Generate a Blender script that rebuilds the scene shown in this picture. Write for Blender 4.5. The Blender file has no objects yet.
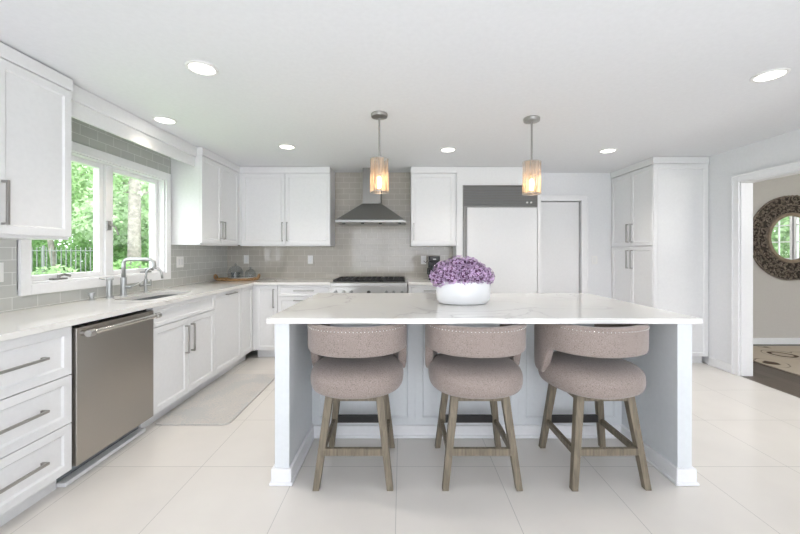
import bpy, bmesh, math, random
from mathutils import Vector, Matrix
random.seed(7)
S = bpy.context.scene
COL = S.collection
PI = math.pi

# ------------------------------------------------------------------ camera
cam_d = bpy.data.cameras.new('camera'); cam = bpy.data.objects.new('camera', cam_d); COL.objects.link(cam)
cam.location = (0, 0, 1.275); cam.rotation_euler = (PI/2, 0, 0)
cam_d.sensor_width = 36; cam_d.lens = 36*355.6/800
cam_d.shift_x = -2.0/800; cam_d.shift_y = -15.0/800
cam_d.clip_start = .05; cam_d.clip_end = 300
S.camera = cam
# ------------------------------------------------------------------ world, sun, window daylight, added fill lamps, exposure
S.view_settings.view_transform = 'Standard'; S.view_settings.look = 'None'
S.view_settings.exposure = 0.02; S.view_settings.gamma = 1; S.view_settings.use_curve_mapping = False
W = bpy.data.worlds.new('world'); S.world = W; W.use_nodes = True
bg = W.node_tree.nodes['Background']; bg.inputs[0].default_value = (.90, .93, 1, 1); bg.inputs[1].default_value = 4.8

def light(name, kind, loc, rot, energy, color=(1, 1, 1), size=1, size_y=None, spot=None, parent=None, spread=None):
    d = bpy.data.lights.new(name, kind); d.energy = energy; d.color = color
    if kind == 'AREA':
        d.size = size
        if size_y: d.shape = 'RECTANGLE'; d.size_y = size_y
        if spread: d.spread = spread
    elif kind == 'SUN': d.angle = size
    else: d.shadow_soft_size = size
    if spot: d.spot_size = spot; d.spot_blend = .9
    o = bpy.data.objects.new(name, d); COL.objects.link(o); o.location = loc; o.rotation_euler = rot
    if parent: o.parent = parent
    return o
light('sun', 'SUN', (20, -5, 20), (0, math.radians(38), math.radians(-25)), 3.6, (1, .97, .9), .02)
light('patio_daylight', 'AREA', (.5, -3.45, 1.3), (PI/2, 0, 0), 10, (.93, .965, 1), 4.7, 2.0)      # sky light through the patio door behind the camera
light('ceiling_fill', 'AREA', (.5, -1.2, .25), (PI, 0, 0), 66, (.97, .97, 1), 3.4, 1.8)          # unseen fill lamp, added to brighten the ceiling
light('dining_fill', 'AREA', (5.4, .2, 1.2), (PI, 0, 0), 190, (1, .98, .96), 1.2, 1.2)  # unseen lamp added to brighten the dining room

# ------------------------------------------------------------------ mesh helpers
class MB:
    def __init__(s): s.bm = bmesh.new()
    def box(s, x0, x1, y0, y1, z0, z1):
        m = Matrix.Translation(((x0+x1)/2, (y0+y1)/2, (z0+z1)/2)) @ Matrix.Diagonal((abs(x1-x0), abs(y1-y0), abs(z1-z0), 1))
        bmesh.ops.create_cube(s.bm, size=1, matrix=m); return s
    def cyl(s, p0, p1, r0, r1=None, n=20):
        p0, p1 = Vector(p0), Vector(p1); d = p1-p0
        m = Matrix.Translation((p0+p1)/2) @ d.to_track_quat('Z', 'Y').to_matrix().to_4x4()
        bmesh.ops.create_cone(s.bm, cap_ends=True, segments=n, radius1=r0, radius2=r0 if r1 is None else r1, depth=d.length, matrix=m); return s
    def sph(s, c, r, sc=(1, 1, 1), u=16, v=10, rot=None):
        m = Matrix.Translation(c)
        if rot is not None: m = m @ rot.to_matrix().to_4x4()
        bmesh.ops.create_uvsphere(s.bm, u_segments=u, v_segments=v, radius=r, matrix=m @ Matrix.Diagonal((*sc, 1))); return s
    def lathe(s, prof, c=(0, 0, 0), n=32, sx=1, sy=1, close=False):
        rings = []
        for r, z in prof:
            if r < 1e-6: rings.append([s.bm.verts.new((c[0], c[1], c[2]+z))])
            else: rings.append([s.bm.verts.new((c[0]+sx*r*math.cos(2*PI*k/n), c[1]+sy*r*math.sin(2*PI*k/n), c[2]+z)) for k in range(n)])
        prs = list(zip(rings, rings[1:]))
        if close: prs.append((rings[-1], rings[0]))
        for a, b in prs:
            for k in range(n):
                k2 = (k+1) % n
                if len(a) == 1 and len(b) == 1: continue
                if len(a) == 1: s.bm.faces.new((a[0], b[k2], b[k]))
                elif len(b) == 1: s.bm.faces.new((a[k], a[k2], b[0]))
                else: s.bm.faces.new((a[k], a[k2], b[k2], b[k]))
        return s
    def tube(s, pts, r, n=10, cap=True, closed=False):
        pts = [Vector(p) for p in pts]; N = len(pts); rings = []
        up = Vector((0, 0, 1)); prev = None
        for i, p in enumerate(pts):
            if closed: t = (pts[(i+1) % N]-pts[i-1])
            else: t = pts[min(i+1, N-1)]-pts[max(i-1, 0)]
            t.normalize()
            if prev is None:
                a = up if abs(t.z) < .9 else Vector((1, 0, 0)); u = t.cross(a).normalized()
            else: u = (prev-t*prev.dot(t)).normalized()
            prev = u; v = t.cross(u)
            rr = r[i] if isinstance(r, (list, tuple)) else r
            rings.append([s.bm.verts.new(p+rr*(math.cos(2*PI*k/n)*u+math.sin(2*PI*k/n)*v)) for k in range(n)])
        prs = list(zip(rings, rings[1:]))
        if closed: prs.append((rings[-1], rings[0]))
        for a, b in prs:
            for k in range(n): s.bm.faces.new((a[k], a[(k+1) % n], b[(k+1) % n], b[k]))
        if cap and not closed:
            s.bm.faces.new(rings[0]); s.bm.faces.new(rings[-1])
        return s
    def prism(s, poly, z0, z1):
        a = [s.bm.verts.new((x, y, z0)) for x, y in poly]; b = [s.bm.verts.new((x, y, z1)) for x, y in poly]
        n = len(poly); s.bm.faces.new(a); s.bm.faces.new(b)
        for k in range(n): s.bm.faces.new((a[k], a[(k+1) % n], b[(k+1) % n], b[k]))
        return s
    def quad8(s, bot, top):      # 4 bottom pts, 4 top pts
        a = [s.bm.verts.new(p) for p in bot]; b = [s.bm.verts.new(p) for p in top]
        s.bm.faces.new(a); s.bm.faces.new(b)
        for k in range(4): s.bm.faces.new((a[k], a[(k+1) % 4], b[(k+1) % 4], b[k]))
        return s
    def shaker(s, x0, x1, z0, z1, y=0, t=.02, st=.062, rec=.009):   # framed door, front at y facing -y
        sub = bmesh.new()
        m = Matrix.Translation(((x0+x1)/2, y+t/2, (z0+z1)/2)) @ Matrix.Diagonal((x1-x0, t, z1-z0, 1))
        bmesh.ops.create_cube(sub, size=1, matrix=m)
        st = min(st, (x1-x0)*.24, (z1-z0)*.24)
        sub.normal_update()
        f = [q for q in sub.faces if q.normal.y < -.9]
        bmesh.ops.inset_region(sub, faces=f, thickness=st, depth=0)
        bmesh.ops.inset_region(sub, faces=f, thickness=.004, depth=-.004)
        bmesh.ops.inset_region(sub, faces=f, thickness=.008, depth=-(rec-.004))
        me = bpy.data.meshes.new('t'); sub.to_mesh(me); sub.free(); s.bm.from_mesh(me); bpy.data.meshes.remove(me)
        return s
    def pull(s, x, z, L, vertical=True, y=0):                     # square bar pull standing off a face at y
        w, q = .006, .03
        if vertical:
            s.box(x-w, x+w, y-q-.006, y-q+.006, z-L/2, z+L/2)
            for e in (-1, 1): s.box(x-w, x+w, y-q+.006, y, z+e*(L/2-.006)-.006, z+e*(L/2-.006)+.006)
        else:
            s.box(x-L/2, x+L/2, y-q-.006, y-q+.006, z-w, z+w)
            for e in (-1, 1): s.box(x+e*(L/2-.006)-.006, x+e*(L/2-.006)+.006, y-q+.006, y, z-w, z+w)
        return s
    def build(s, name, mat, parent=None, smooth=False, bev=0, loc=(0, 0, 0), rz=0, sub=0):
        bmesh.ops.recalc_face_normals(s.bm, faces=s.bm.faces)
        me = bpy.data.meshes.new(name); s.bm.to_mesh(me); s.bm.free()
        me.materials.append(mat)
        o = bpy.data.objects.new(name, me); COL.objects.link(o)
        o.location = loc; o.rotation_euler = (0, 0, rz)
        if parent: o.parent = parent
        if smooth:
            for p in me.polygons: p.use_smooth = True
        if bev:
            b = o.modifiers.new('bevel', 'BEVEL'); b.width = bev; b.segments = 2; b.limit_method = 'ANGLE'; b.angle_limit = .7
        if sub:
            b = o.modifiers.new('sub', 'SUBSURF'); b.levels = sub; b.render_levels = sub
        return o
def autosmooth(o, ang=35):
    me = o.data; bm = bmesh.new(); bm.from_mesh(me)
    for e in bm.edges:
        e.smooth = not (len(e.link_faces) == 2 and e.calc_face_angle(0) > math.radians(ang))
    for f in bm.faces: f.smooth = True
    bm.to_mesh(me); bm.free(); return o
def empty(name, label, cat, loc=(0, 0, 0), rz=0, group=None):
    o = bpy.data.objects.new(name, None); COL.objects.link(o); o.location = loc; o.rotation_euler = (0, 0, rz)
    o.empty_display_size = .05
    return tag(o, label, cat, group)
def tag(o, label, cat, group=None):
    o['label'] = label; o['category'] = cat
    if group: o['group'] = group
    return o
def struct(o): o['kind'] = 'structure'; return o
def dup(o, parent=None):
    c = o.copy(); COL.objects.link(c)
    if parent: c.parent = parent
    for ch in list(o.children): dup(ch, c)
    return c

# ------------------------------------------------------------------ materials
def mat(name, col, rough=.5, metal=0, spec=.5, coat=0, emit=None, es=0, trans=0, ior=1.45):
    m = bpy.data.materials.new(name); m.use_nodes = True; b = m.node_tree.nodes['Principled BSDF']
    b.inputs['Base Color'].default_value = (*col, 1); b.inputs['Roughness'].default_value = rough
    b.inputs['Metallic'].default_value = metal; b.inputs['Specular IOR Level'].default_value = spec
    b.inputs['Coat Weight'].default_value = coat; b.inputs['IOR'].default_value = ior
    b.inputs['Transmission Weight'].default_value = trans
    if emit: b.inputs['Emission Color'].default_value = (*emit, 1); b.inputs['Emission Strength'].default_value = es
    return m
def nd(m, t, **kw):
    n = m.node_tree.nodes.new(t)
    for k, v in kw.items(): setattr(n, k, v)
    return n
def lk(m, a, b): m.node_tree.links.new(a, b)
def P(m): return m.node_tree.nodes['Principled BSDF']
def coords(m, swz=None, scale=None):
    tc = nd(m, 'ShaderNodeTexCoord'); o = tc.outputs['Object']
    if swz:
        sp = nd(m, 'ShaderNodeSeparateXYZ'); cb = nd(m, 'ShaderNodeCombineXYZ'); lk(m, o, sp.inputs[0])
        for i, a in enumerate(swz):
            if a is not None: lk(m, sp.outputs[a], cb.inputs[i])
        o = cb.outputs[0]
    mp = nd(m, 'ShaderNodeMapping'); lk(m, o, mp.inputs[0])
    if scale: mp.inputs['Scale'].default_value = scale
    return mp
def ramp(m, src, stops):
    r = nd(m, 'ShaderNodeValToRGB'); lk(m, src, r.inputs[0])
    e = r.color_ramp.elements
    while len(e) < len(stops): e.new(.5)
    for i, (p, c) in enumerate(stops): e[i].position = p; e[i].color = (*c, 1)
    return r
def bump(m, src, strength, dist=.01):
    b = nd(m, 'ShaderNodeBump'); b.inputs['Strength'].default_value = strength; b.inputs['Distance'].default_value = dist
    lk(m, src, b.inputs['Height']); lk(m, b.outputs[0], P(m).inputs['Normal'])

def speckle(name, col, rough, amt=.015, scale=40, bs=.03):      # painted surface with very slight variation
    m = mat(name, col, rough); mp = coords(m); n = nd(m, 'ShaderNodeTexNoise'); n.inputs['Scale'].default_value = scale
    lk(m, mp.outputs[0], n.inputs[0])
    lo = tuple(c*(1-amt) for c in col); hi = tuple(min(1, c*(1+amt)) for c in col)
    r = ramp(m, n.outputs['Fac'], [(.3, lo), (.7, hi)]); lk(m, r.outputs[0], P(m).inputs['Base Color'])
    if bs: bump(m, n.outputs['Fac'], bs, .002)
    return m
M = {}
M['paint'] = speckle('wall_paint', (.80, .81, .83), .6)
M['ceil'] = speckle('ceiling_paint', (.795, .81, .835), .7)
M['cab'] = speckle('white_lacquer', (.825, .83, .84), .38, bs=0)
M['trim'] = speckle('trim_paint', (.88, .885, .90), .35, bs=0)
M['grey_wall'] = speckle('dining_wall_paint', (.58, .555, .53), .7)
M['island'] = speckle('island_lacquer', (.76, .79, .81), .32, bs=0)
M['nickel'] = mat('brushed_nickel', (.42, .41, .395), .34, 1)
M['faucet'] = mat('satin_steel', (.47, .48, .48), .42, 1)
M['grille'] = mat('grille_metal', (.20, .195, .19), .5, .6)
M['crank'] = mat('crank_metal', (.30, .30, .29), .4, .8)
M['basin'] = mat('sink_steel', (.17, .185, .195), .35, .5)
M['carving_shade'] = mat('shadow_brown', (.06, .047, .038), .7)  # near-black standing in for shade between the carvings
M['chimney'] = mat('chimney_steel', (.24, .235, .225), .4, 1)
M['polish'] = mat('polished_steel', (.68, .66, .63), .22, 1)
M['black'] = mat('black_plastic', (.012, .012, .013), .3)
M['iron'] = mat('cast_iron', (.025, .024, .024), .5)
M['darkgap'] = mat('dark_recess', (.03, .03, .03), .8)
M['toe_grey'] = mat('grey_toe_panel', (.22, .24, .25), .5)
M['white_plastic'] = mat('white_plastic', (.85, .85, .84), .35)
M['ceramic'] = mat('white_ceramic', (.86, .87, .88), .12, coat=.5)

def steel(name, col, rough, sc, bs=.05):
    m = mat(name, col, rough, 1); mp = coords(m, scale=sc); n = nd(m, 'ShaderNodeTexNoise'); n.inputs['Scale'].default_value = 60
    n.inputs['Detail'].default_value = 4; lk(m, mp.outputs[0], n.inputs[0])
    r = ramp(m, n.outputs['Fac'], [(.3, tuple(c*.975 for c in col)), (.7, tuple(min(1, c*1.025) for c in col))])
    lk(m, r.outputs[0], P(m).inputs['Base Color'])
    mr = nd(m, 'ShaderNodeMapRange'); lk(m, n.outputs['Fac'], mr.inputs[0]); mr.inputs[3].default_value = rough*.85; mr.inputs[4].default_value = rough*1.2
    lk(m, mr.outputs[0], P(m).inputs['Roughness'])
    return m
M['steel'] = steel('stainless_steel', (.50, .49, .475), .3, (1, 1, 30))
M['steel_dw'] = steel('dishwasher_steel', (.44, .415, .385), .3, (1, .4, 40))
M['hood'] = steel('hood_steel', (.31, .31, .30), .34, (1, 1, 20))

def tile(name, axis, c1, c2, mort):
    m = mat(name, c1, .12, coat=.4)
    mp = coords(m, (axis, 2, None))
    mp.inputs['Location'].default_value = (.03, -.914+.076*40, 0) if axis == 0 else (.045, -.914+.076*40, 0)
    b = nd(m, 'ShaderNodeTexBrick'); b.offset = .5; lk(m, mp.outputs[0], b.inputs[0])
    b.inputs['Color1'].default_value = (*c1, 1); b.inputs['Color2'].default_value = (*c2, 1); b.inputs['Mortar'].default_value = (*mort, 1)
    b.inputs['Scale'].default_value = 1; b.inputs['Brick Width'].default_value = .1525; b.inputs['Row Height'].default_value = .0762
    b.inputs['Mortar Size'].default_value = .0018; b.inputs['Mortar Smooth'].default_value = .1
    lk(m, b.outputs['Color'], P(m).inputs['Base Color'])
    mr = nd(m, 'ShaderNodeMapRange'); lk(m, b.outputs['Fac'], mr.inputs[0]); mr.inputs[3].default_value = .1; mr.inputs[4].default_value = .7
    lk(m, mr.outputs[0], P(m).inputs['Roughness'])
    inv = nd(m, 'ShaderNodeMath', operation='SUBTRACT'); inv.inputs[0].default_value = 1; lk(m, b.outputs['Fac'], inv.inputs[1])
    n = nd(m, 'ShaderNodeTexNoise'); n.inputs['Scale'].default_value = 14; lk(m, mp.outputs[0], n.inputs[0])
    mu = nd(m, 'ShaderNodeMath', operation='MULTIPLY'); lk(m, n.outputs['Fac'], mu.inputs[0]); mu.inputs[1].default_value = .9
    ad = nd(m, 'ShaderNodeMath', operation='ADD'); lk(m, inv.outputs[0], ad.inputs[0]); lk(m, mu.outputs[0], ad.inputs[1])
    bump(m, ad.outputs[0], .35, .003)
    return m
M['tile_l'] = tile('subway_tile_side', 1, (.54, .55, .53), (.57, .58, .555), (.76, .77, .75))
M['tile_b'] = tile('subway_tile_back', 0, (.46, .43, .375), (.49, .46, .405), (.64, .62, .57))  # tan cast of the lighting put into the back tile colour

def floor_mat():
    m = mat('floor_tile', (.7, .68, .65), .2)
    mp = coords(m); mp.inputs['Location'].default_value = (.03+5.8, -2.113+5.85, 0)
    b = nd(m, 'ShaderNodeTexBrick'); b.offset = 0; lk(m, mp.outputs[0], b.inputs[0])
    b.inputs['Color1'].default_value = (.80, .765, .72, 1); b.inputs['Color2'].default_value = (.81, .775, .73, 1); b.inputs['Mortar'].default_value = (.55, .53, .50, 1)
    b.inputs['Scale'].default_value = 1; b.inputs['Brick Width'].default_value = .58; b.inputs['Row Height'].default_value = .585
    b.inputs['Mortar Size'].default_value = .0018
    n = nd(m, 'ShaderNodeTexNoise'); n.inputs['Scale'].default_value = 3; n.inputs['Detail'].default_value = 6; lk(m, mp.outputs[0], n.inputs[0])
    r = ramp(m, n.outputs['Fac'], [(.3, (.95, .95, .95)), (.7, (1, 1, 1))])
    mx = nd(m, 'ShaderNodeMix', data_type='RGBA', blend_type='MULTIPLY'); mx.inputs[0].default_value = 1
    lk(m, b.outputs['Color'], mx.inputs[6]); lk(m, r.outputs[0], mx.inputs[7]); lk(m, mx.outputs[2], P(m).inputs['Base Color'])
    return m
M['floor'] = floor_mat()
def marble(name, t0):
    m = mat(name, (.82, .81, .78), .1, coat=.3)
    mp = coords(m); mp.inputs['Rotation'].default_value = (0, 0, .5)
    n = nd(m, 'ShaderNodeTexNoise'); n.inputs['Scale'].default_value = 1.3; n.inputs['Detail'].default_value = 7; n.inputs['Distortion'].default_value = 1.1; n.inputs['Roughness'].default_value = .45
    lk(m, mp.outputs[0], n.inputs[0])
    s_ = nd(m, 'ShaderNodeMath', operation='SUBTRACT'); lk(m, n.outputs['Fac'], s_.inputs[0]); s_.inputs[1].default_value = .5
    a = nd(m, 'ShaderNodeMath', operation='ABSOLUTE'); lk(m, s_.outputs[0], a.inputs[0])
    n2 = nd(m, 'ShaderNodeTexNoise'); n2.inputs['Scale'].default_value = 1.1; lk(m, mp.outputs[0], n2.inputs[0])
    r = ramp(m, a.outputs[0], [(0, (.56, .55, .53)), (.006, (.75, .74, .72)), (.02, (.83, .82, .79))])
    r2 = ramp(m, n2.outputs['Fac'], [(t0, (0, 0, 0)), (t0+.16, (1, 1, 1))])
    mx = nd(m, 'ShaderNodeMix', data_type='RGBA'); lk(m, r2.outputs[0], mx.inputs[0]); mx.inputs[6].default_value = (.83, .82, .79, 1); lk(m, r.outputs[0], mx.inputs[7])
    lk(m, mx.outputs[2], P(m).inputs['Base Color']); return m
M['marble'] = marble('island_marble', .40); M['marble2'] = marble('perimeter_marble', .53)
def fabric():
    m = mat('tweed', (.3, .26, .25), .95, spec=.15); mp = coords(m)
    n = nd(m, 'ShaderNodeTexNoise'); n.inputs['Scale'].default_value = 260; n.inputs['Detail'].default_value = 2; lk(m, mp.outputs[0], n.inputs[0])
    r = ramp(m, n.outputs['Fac'], [(.32, (.16, .13, .12)), (.42, (.31, .255, .232)), (.6, (.37, .307, .277)), (.74, (.44, .385, .36))])
    lk(m, r.outputs[0], P(m).inputs['Base Color']); bump(m, n.outputs['Fac'], .4, .002)
    P(m).inputs['Sheen Weight'].default_value = .3; return m
M['fabric'] = fabric()
def wood(name, cs, scale=(18, 18, 1.5), rough=.55, ns=4):
    m = mat(name, cs[0], rough); mp = coords(m, scale=scale)
    n = nd(m, 'ShaderNodeTexNoise'); n.inputs['Scale'].default_value = ns; n.inputs['Detail'].default_value = 6; n.inputs['Distortion'].default_value = .5
    lk(m, mp.outputs[0], n.inputs[0])
    r = ramp(m, n.outputs['Fac'], [(.3, cs[0]), (.5, cs[1]), (.7, cs[2])]); lk(m, r.outputs[0], P(m).inputs['Base Color'])
    bump(m, n.outputs['Fac'], .15, .002); return m
M['leg'] = wood('weathered_oak', [(.135, .112, .08), (.20, .167, .12), (.26, .218, .16)])
M['tray'] = wood('olive_wood', [(.25, .13, .06), (.42, .25, .12), (.55, .36, .19)], (4, 20, 10))
M['carved'] = wood('carved_wood', [(.14, .11, .088), (.24, .195, .155), (.38, .32, .265)], (5, 5, 5), .6, 6)
M['ringwood'] = wood('plain_ring_wood', [(.22, .165, .12), (.29, .225, .165), (.35, .28, .21)], (5, 5, 5), .5)
def planks():
    m = mat('dark_planks', (.06, .05, .04), .35); mp = coords(m, (1, 0, None))
    b = nd(m, 'ShaderNodeTexBrick'); b.offset = .4; lk(m, mp.outputs[0], b.inputs[0])
    b.inputs['Color1'].default_value = (.075, .055, .042, 1); b.inputs['Color2'].default_value = (.125, .098, .08, 1); b.inputs['Mortar'].default_value = (.03, .022, .018, 1)
    b.inputs['Scale'].default_value = 1; b.inputs['Brick Width'].default_value = 1.2; b.inputs['Row Height'].default_value = .11; b.inputs['Mortar Size'].default_value = .0015
    lk(m, b.outputs['Color'], P(m).inputs['Base Color']); return m
M['planks'] = planks()
def pane(name, gl=.06, tint=(1, 1, 1)):
    m = bpy.data.materials.new(name); m.use_nodes = True; nt = m.node_tree; nt.nodes.remove(nt.nodes['Principled BSDF'])
    t = nt.nodes.new('ShaderNodeBsdfTransparent'); t.inputs[0].default_value = (*tint, 1)
    g = nt.nodes.new('ShaderNodeBsdfGlossy'); g.inputs['Roughness'].default_value = .02
    lw = nt.nodes.new('ShaderNodeLayerWeight'); lw.inputs[0].default_value = .5
    pw = nt.nodes.new('ShaderNodeMath'); pw.operation = 'POWER'; nt.links.new(lw.outputs['Facing'], pw.inputs[0]); pw.inputs[1].default_value = 5
    fr = nt.nodes.new('ShaderNodeMath'); fr.operation = 'MULTIPLY_ADD'; nt.links.new(pw.outputs[0], fr.inputs[0]); fr.inputs[1].default_value = .9; fr.inputs[2].default_value = .04
    x = nt.nodes.new('ShaderNodeMixShader'); nt.links.new(fr.outputs[0], x.inputs[0]); nt.links.new(t.outputs[0], x.inputs[1]); nt.links.new(g.outputs[0], x.inputs[2])
    nt.links.new(x.outputs[0], nt.nodes['Material Output'].inputs[0]); return m
M['glass'] = pane('window_glass'); M['dome'] = pane('cloche_glass', tint=(.86, .89, .91))
M['mirror'] = mat('mirror_silver', (.9, .9, .9), .01, 1)
def shade_mat():
    m = bpy.data.materials.new('strand_shade'); m.use_nodes = True; nt = m.node_tree; L = nt.links; nt.nodes.remove(nt.nodes['Principled BSDF'])
    mp = coords(m, scale=(60, 60, 3)); n = nd(m, 'ShaderNodeTexNoise'); n.inputs['Scale'].default_value = 1.5; n.inputs['Detail'].default_value = 3; L.new(mp.outputs[0], n.inputs[0])
    r = ramp(m, n.outputs['Fac'], [(.38, (.22, .22, .22)), (.62, (.75, .75, .75))])
    t = nd(m, 'ShaderNodeBsdfTransparent'); tr = nd(m, 'ShaderNodeBsdfTranslucent'); tr.inputs[0].default_value = (.80, .66, .54, 1)
    d = nd(m, 'ShaderNodeBsdfGlossy'); d.inputs[0].default_value = (.5, .45, .4, 1); d.inputs['Roughness'].default_value = .35
    a = nd(m, 'ShaderNodeMixShader'); a.inputs[0].default_value = .3; L.new(tr.outputs[0], a.inputs[1]); L.new(d.outputs[0], a.inputs[2])
    x = nd(m, 'ShaderNodeMixShader'); L.new(r.outputs[0], x.inputs[0]); L.new(t.outputs[0], x.inputs[1]); L.new(a.outputs[0], x.inputs[2])
    L.new(x.outputs[0], nt.nodes['Material Output'].inputs[0]); return m
M['shade'] = shade_mat()
M['bulb'] = mat('bulb_glow', (1, .8, .5), .3, emit=(1, .62, .28), es=30)
M['led'] = mat('downlight_lens', (1, 1, 1), .3, emit=(1, .95, .88), es=6)
def leafm(name, c):
    m = mat(name, c, .6); mp = coords(m); n = nd(m, 'ShaderNodeTexNoise'); n.inputs['Scale'].default_value = 2.5; lk(m, mp.outputs[0], n.inputs[0])
    r = ramp(m, n.outputs['Fac'], [(.3, tuple(v*.7 for v in c)), (.7, tuple(min(1, v*1.3) for v in c))]); lk(m, r.outputs[0], P(m).inputs['Base Color'])
    nt = m.node_tree; t = nd(m, 'ShaderNodeBsdfTranslucent'); lk(m, r.outputs[0], t.inputs[0])
    x = nd(m, 'ShaderNodeMixShader'); x.inputs[0].default_value = .45; lk(m, P(m).outputs[0], x.inputs[1]); lk(m, t.outputs[0], x.inputs[2])
    lk(m, x.outputs[0], nt.nodes['Material Output'].inputs[0]); return m
M['leaf'] = leafm('spring_leaves', (.36, .52, .27)); M['leaf2'] = leafm('shrub_leaves', (.25, .43, .17)); M['leaf3'] = leafm('pale_leaves', (.48, .62, .40))
M['bark'] = speckle('bark', (.30, .27, .25), .9, .3, 9, .5)
M['grass'] = speckle('lawn', (.16, .33, .08), .9, .3, 5, 0)
M['petal'] = speckle('lilac_petal', (.50, .35, .54), .7, .55, 28, 0)
M['petal_gap_shade'] = speckle('floret_shade', (.16, .07, .15), .9, .3, 40, 0)  # dark tone stands in for shade between the florets
M['fence'] = mat('fence_grey', (.20, .22, .21), .5)
M['brick_out'] = speckle('siding', (.5, .5, .48), .8)

# ------------------------------------------------------------------ setting
XL, XR, YB, YF, ZC = -2.385, 3.48, 4.845, -3.2, 2.355
WY0, WY1, WZ0, WZ1 = 2.262, 3.562, 1.07, 2.0          # sink window opening
struct(MB().box(XL-.12, 3.47, YF, 4.97, -.05, 0).build('floor', M['floor']))
struct(MB().box(3.47, 7.7, YF, 5.05, -.05, -.001).build('floor_dining', M['planks']))
struct(MB().box(XL-.12, 7.7, YF, 5.05, ZC, ZC+.12).build('ceiling', M['ceil']))
w = MB()
w.box(XL-.15, XL, YF, WY0, 0, ZC).box(XL-.15, XL, WY1, 5.05, 0, ZC).box(XL-.15, XL, WY0, WY1, 0, WZ0).box(XL-.15, XL, WY0, WY1, WZ1, ZC)
struct(w.build('wall_left', M['paint']))
DX0, DX1, DZ = 1.865, 2.44, 1.97                      # pocket door opening
w = MB(); w.box(XL, DX0, YB, 4.97, 0, ZC).box(DX1, 3.6, YB, 4.97, 0, ZC).box(DX0, DX1, YB, 4.97, DZ, ZC)
struct(w.build('wall_back', M['paint']))
OY0, OY1, OZ = 1.5, 3.66, 1.995                       # wide opening to the dining room
w = MB(); w.box(XR, 3.6, OY1, YB-.002, 0, ZC).box(XR, 3.6, YF, OY0, 0, ZC).box(XR, 3.6, OY0, OY1, OZ, ZC)
struct(w.build('wall_right', M['paint']))
w = MB(); w.box(XL, -1.9, YF-.15, YF, 0, ZC).box(2.9, 3.6, YF-.15, YF, 0, ZC).box(-1.9, 2.9, YF-.15, YF, 2.15, ZC)
struct(w.build('wall_rear', M['paint']))
# patio door behind the camera
w = MB(); w.box(-1.898, 2.898, YF-.1, YF-.05, 0.002, .1).box(-1.898, 2.898, YF-.1, YF-.05, 2.08, 2.148)
for x in (-1.898, -.74, .46, 1.66, 2.828): w.box(x, x+.07, YF-.1, YF-.05, .1, 2.08)
dr = struct(w.build('door_2', M['trim']))
MB().box(-1.89, 2.89, YF-.08, YF-.076, .1, 2.08).build('glass_pane', M['glass'], dr)
# dining room shell
struct(MB().box(3.6, 7.7, 4.93, 5.05, 0, ZC).build('wall_dining_back', M['grey_wall']))
w = MB(); w.box(7.6, 7.75, YF, 1.2, 0, ZC).box(7.6, 7.75, 3.7, 5.05, 0, ZC).box(7.6, 7.75, 1.2, 3.7, 0, .75).box(7.6, 7.75, 1.2, 3.7, 2.2, ZC)
struct(w.build('wall_dining_right', M['grey_wall']))
struct(MB().box(3.6, 7.6, YF-.1, YF, 0, ZC).build('wall_dining_front', M['grey_wall']))
w = MB().box(7.59, 7.64, 1.2, 3.7, .75, .82).box(7.59, 7.64, 1.2, 3.7, 2.13, 2.2)
for y in (1.2, 2.0, 2.05, 2.85, 2.90, 3.63): w.box(7.59, 7.64, y, y+.07, .82, 2.13)
for k in range(1, 4): w.box(7.605, 7.625, 1.2, 3.7, .82+k*.3275-.011, .82+k*.3275+.011)
for y in (1.52, 1.77, 2.37, 2.62, 3.14, 3.40): w.box(7.605, 7.625, y, y+.022, .82, 2.13)
wn = struct(w.build('window_2', M['trim']))
MB().box(7.612, 7.616, 1.25, 3.65, .82, 2.13).build('glass_pane', M['glass'], wn)
struct(MB().box(3.6, 7.6, 4.912, 4.93, 0, .085).box(3.6, 7.6, 4.905, 4.93, 0, .02).build('baseboard_dining', M['trim'], bev=.004))
# backsplash tile
w = MB()
for a in ((YF+3.6, WY0-.07, .9, ZC), (WY1+.07, YB-.001, .9, ZC), (WY0-.07, WY1+.07, .9, WZ0-.05), (WY0-.07, WY1+.07, WZ1+.06, ZC)):
    w.box(XL+.0005, XL+.01, a[0], a[1], a[2], a[3])
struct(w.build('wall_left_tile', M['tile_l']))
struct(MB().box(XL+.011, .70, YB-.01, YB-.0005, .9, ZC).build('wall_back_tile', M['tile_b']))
# casings
w = MB()
w.box(DX0-.075, DX0, YB-.018, YB, 0, DZ+.075).box(DX1, DX1+.085, YB-.018, YB, 0, DZ+.075).box(DX0, DX1, YB-.018, YB, DZ, DZ+.075)
w.box(DX0-.075, DX0-.06, YB-.026, YB, 0, DZ+.075).box(DX1+.07, DX1+.085, YB-.026, YB, 0, DZ+.075).box(DX0-.075, DX1+.085, YB-.026, YB, DZ+.06, DZ+.075)
struct(w.build('trim_1', M['trim'], bev=.002))
d = struct(MB().box(DX0+.002, DX1-.012, YB+.035, YB+.07, .008, DZ-.012).build('door_1', M['cab']))
struct(MB().box(DX0, DX1, 4.955, 4.968, 0, DZ).build('door_gap_shade', M['darkgap']))  # dark sheet painting the shade in the gap around the pocket door
w = MB()
w.box(XR-.018, XR, OY1, OY1+.075, 0, OZ+.075).box(XR-.018, XR, OY0-.075, OY0, 0, OZ+.075).box(XR-.018, XR, OY0, OY1, OZ, OZ+.075)
w.box(XR-.026, XR, OY1+.06, OY1+.075, 0, OZ+.075).box(XR-.026, XR, OY0-.075, OY1+.075, OZ+.06, OZ+.075)
w.box(XR, 3.602, OY1-.012, OY1, 0, OZ).box(XR, 3.602, OY0, OY0+.012, 0, OZ).box(XR, 3.602, OY0, OY1, OZ-.012, OZ)
struct(w.build('trim_3', M['trim'], bev=.002))
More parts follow.
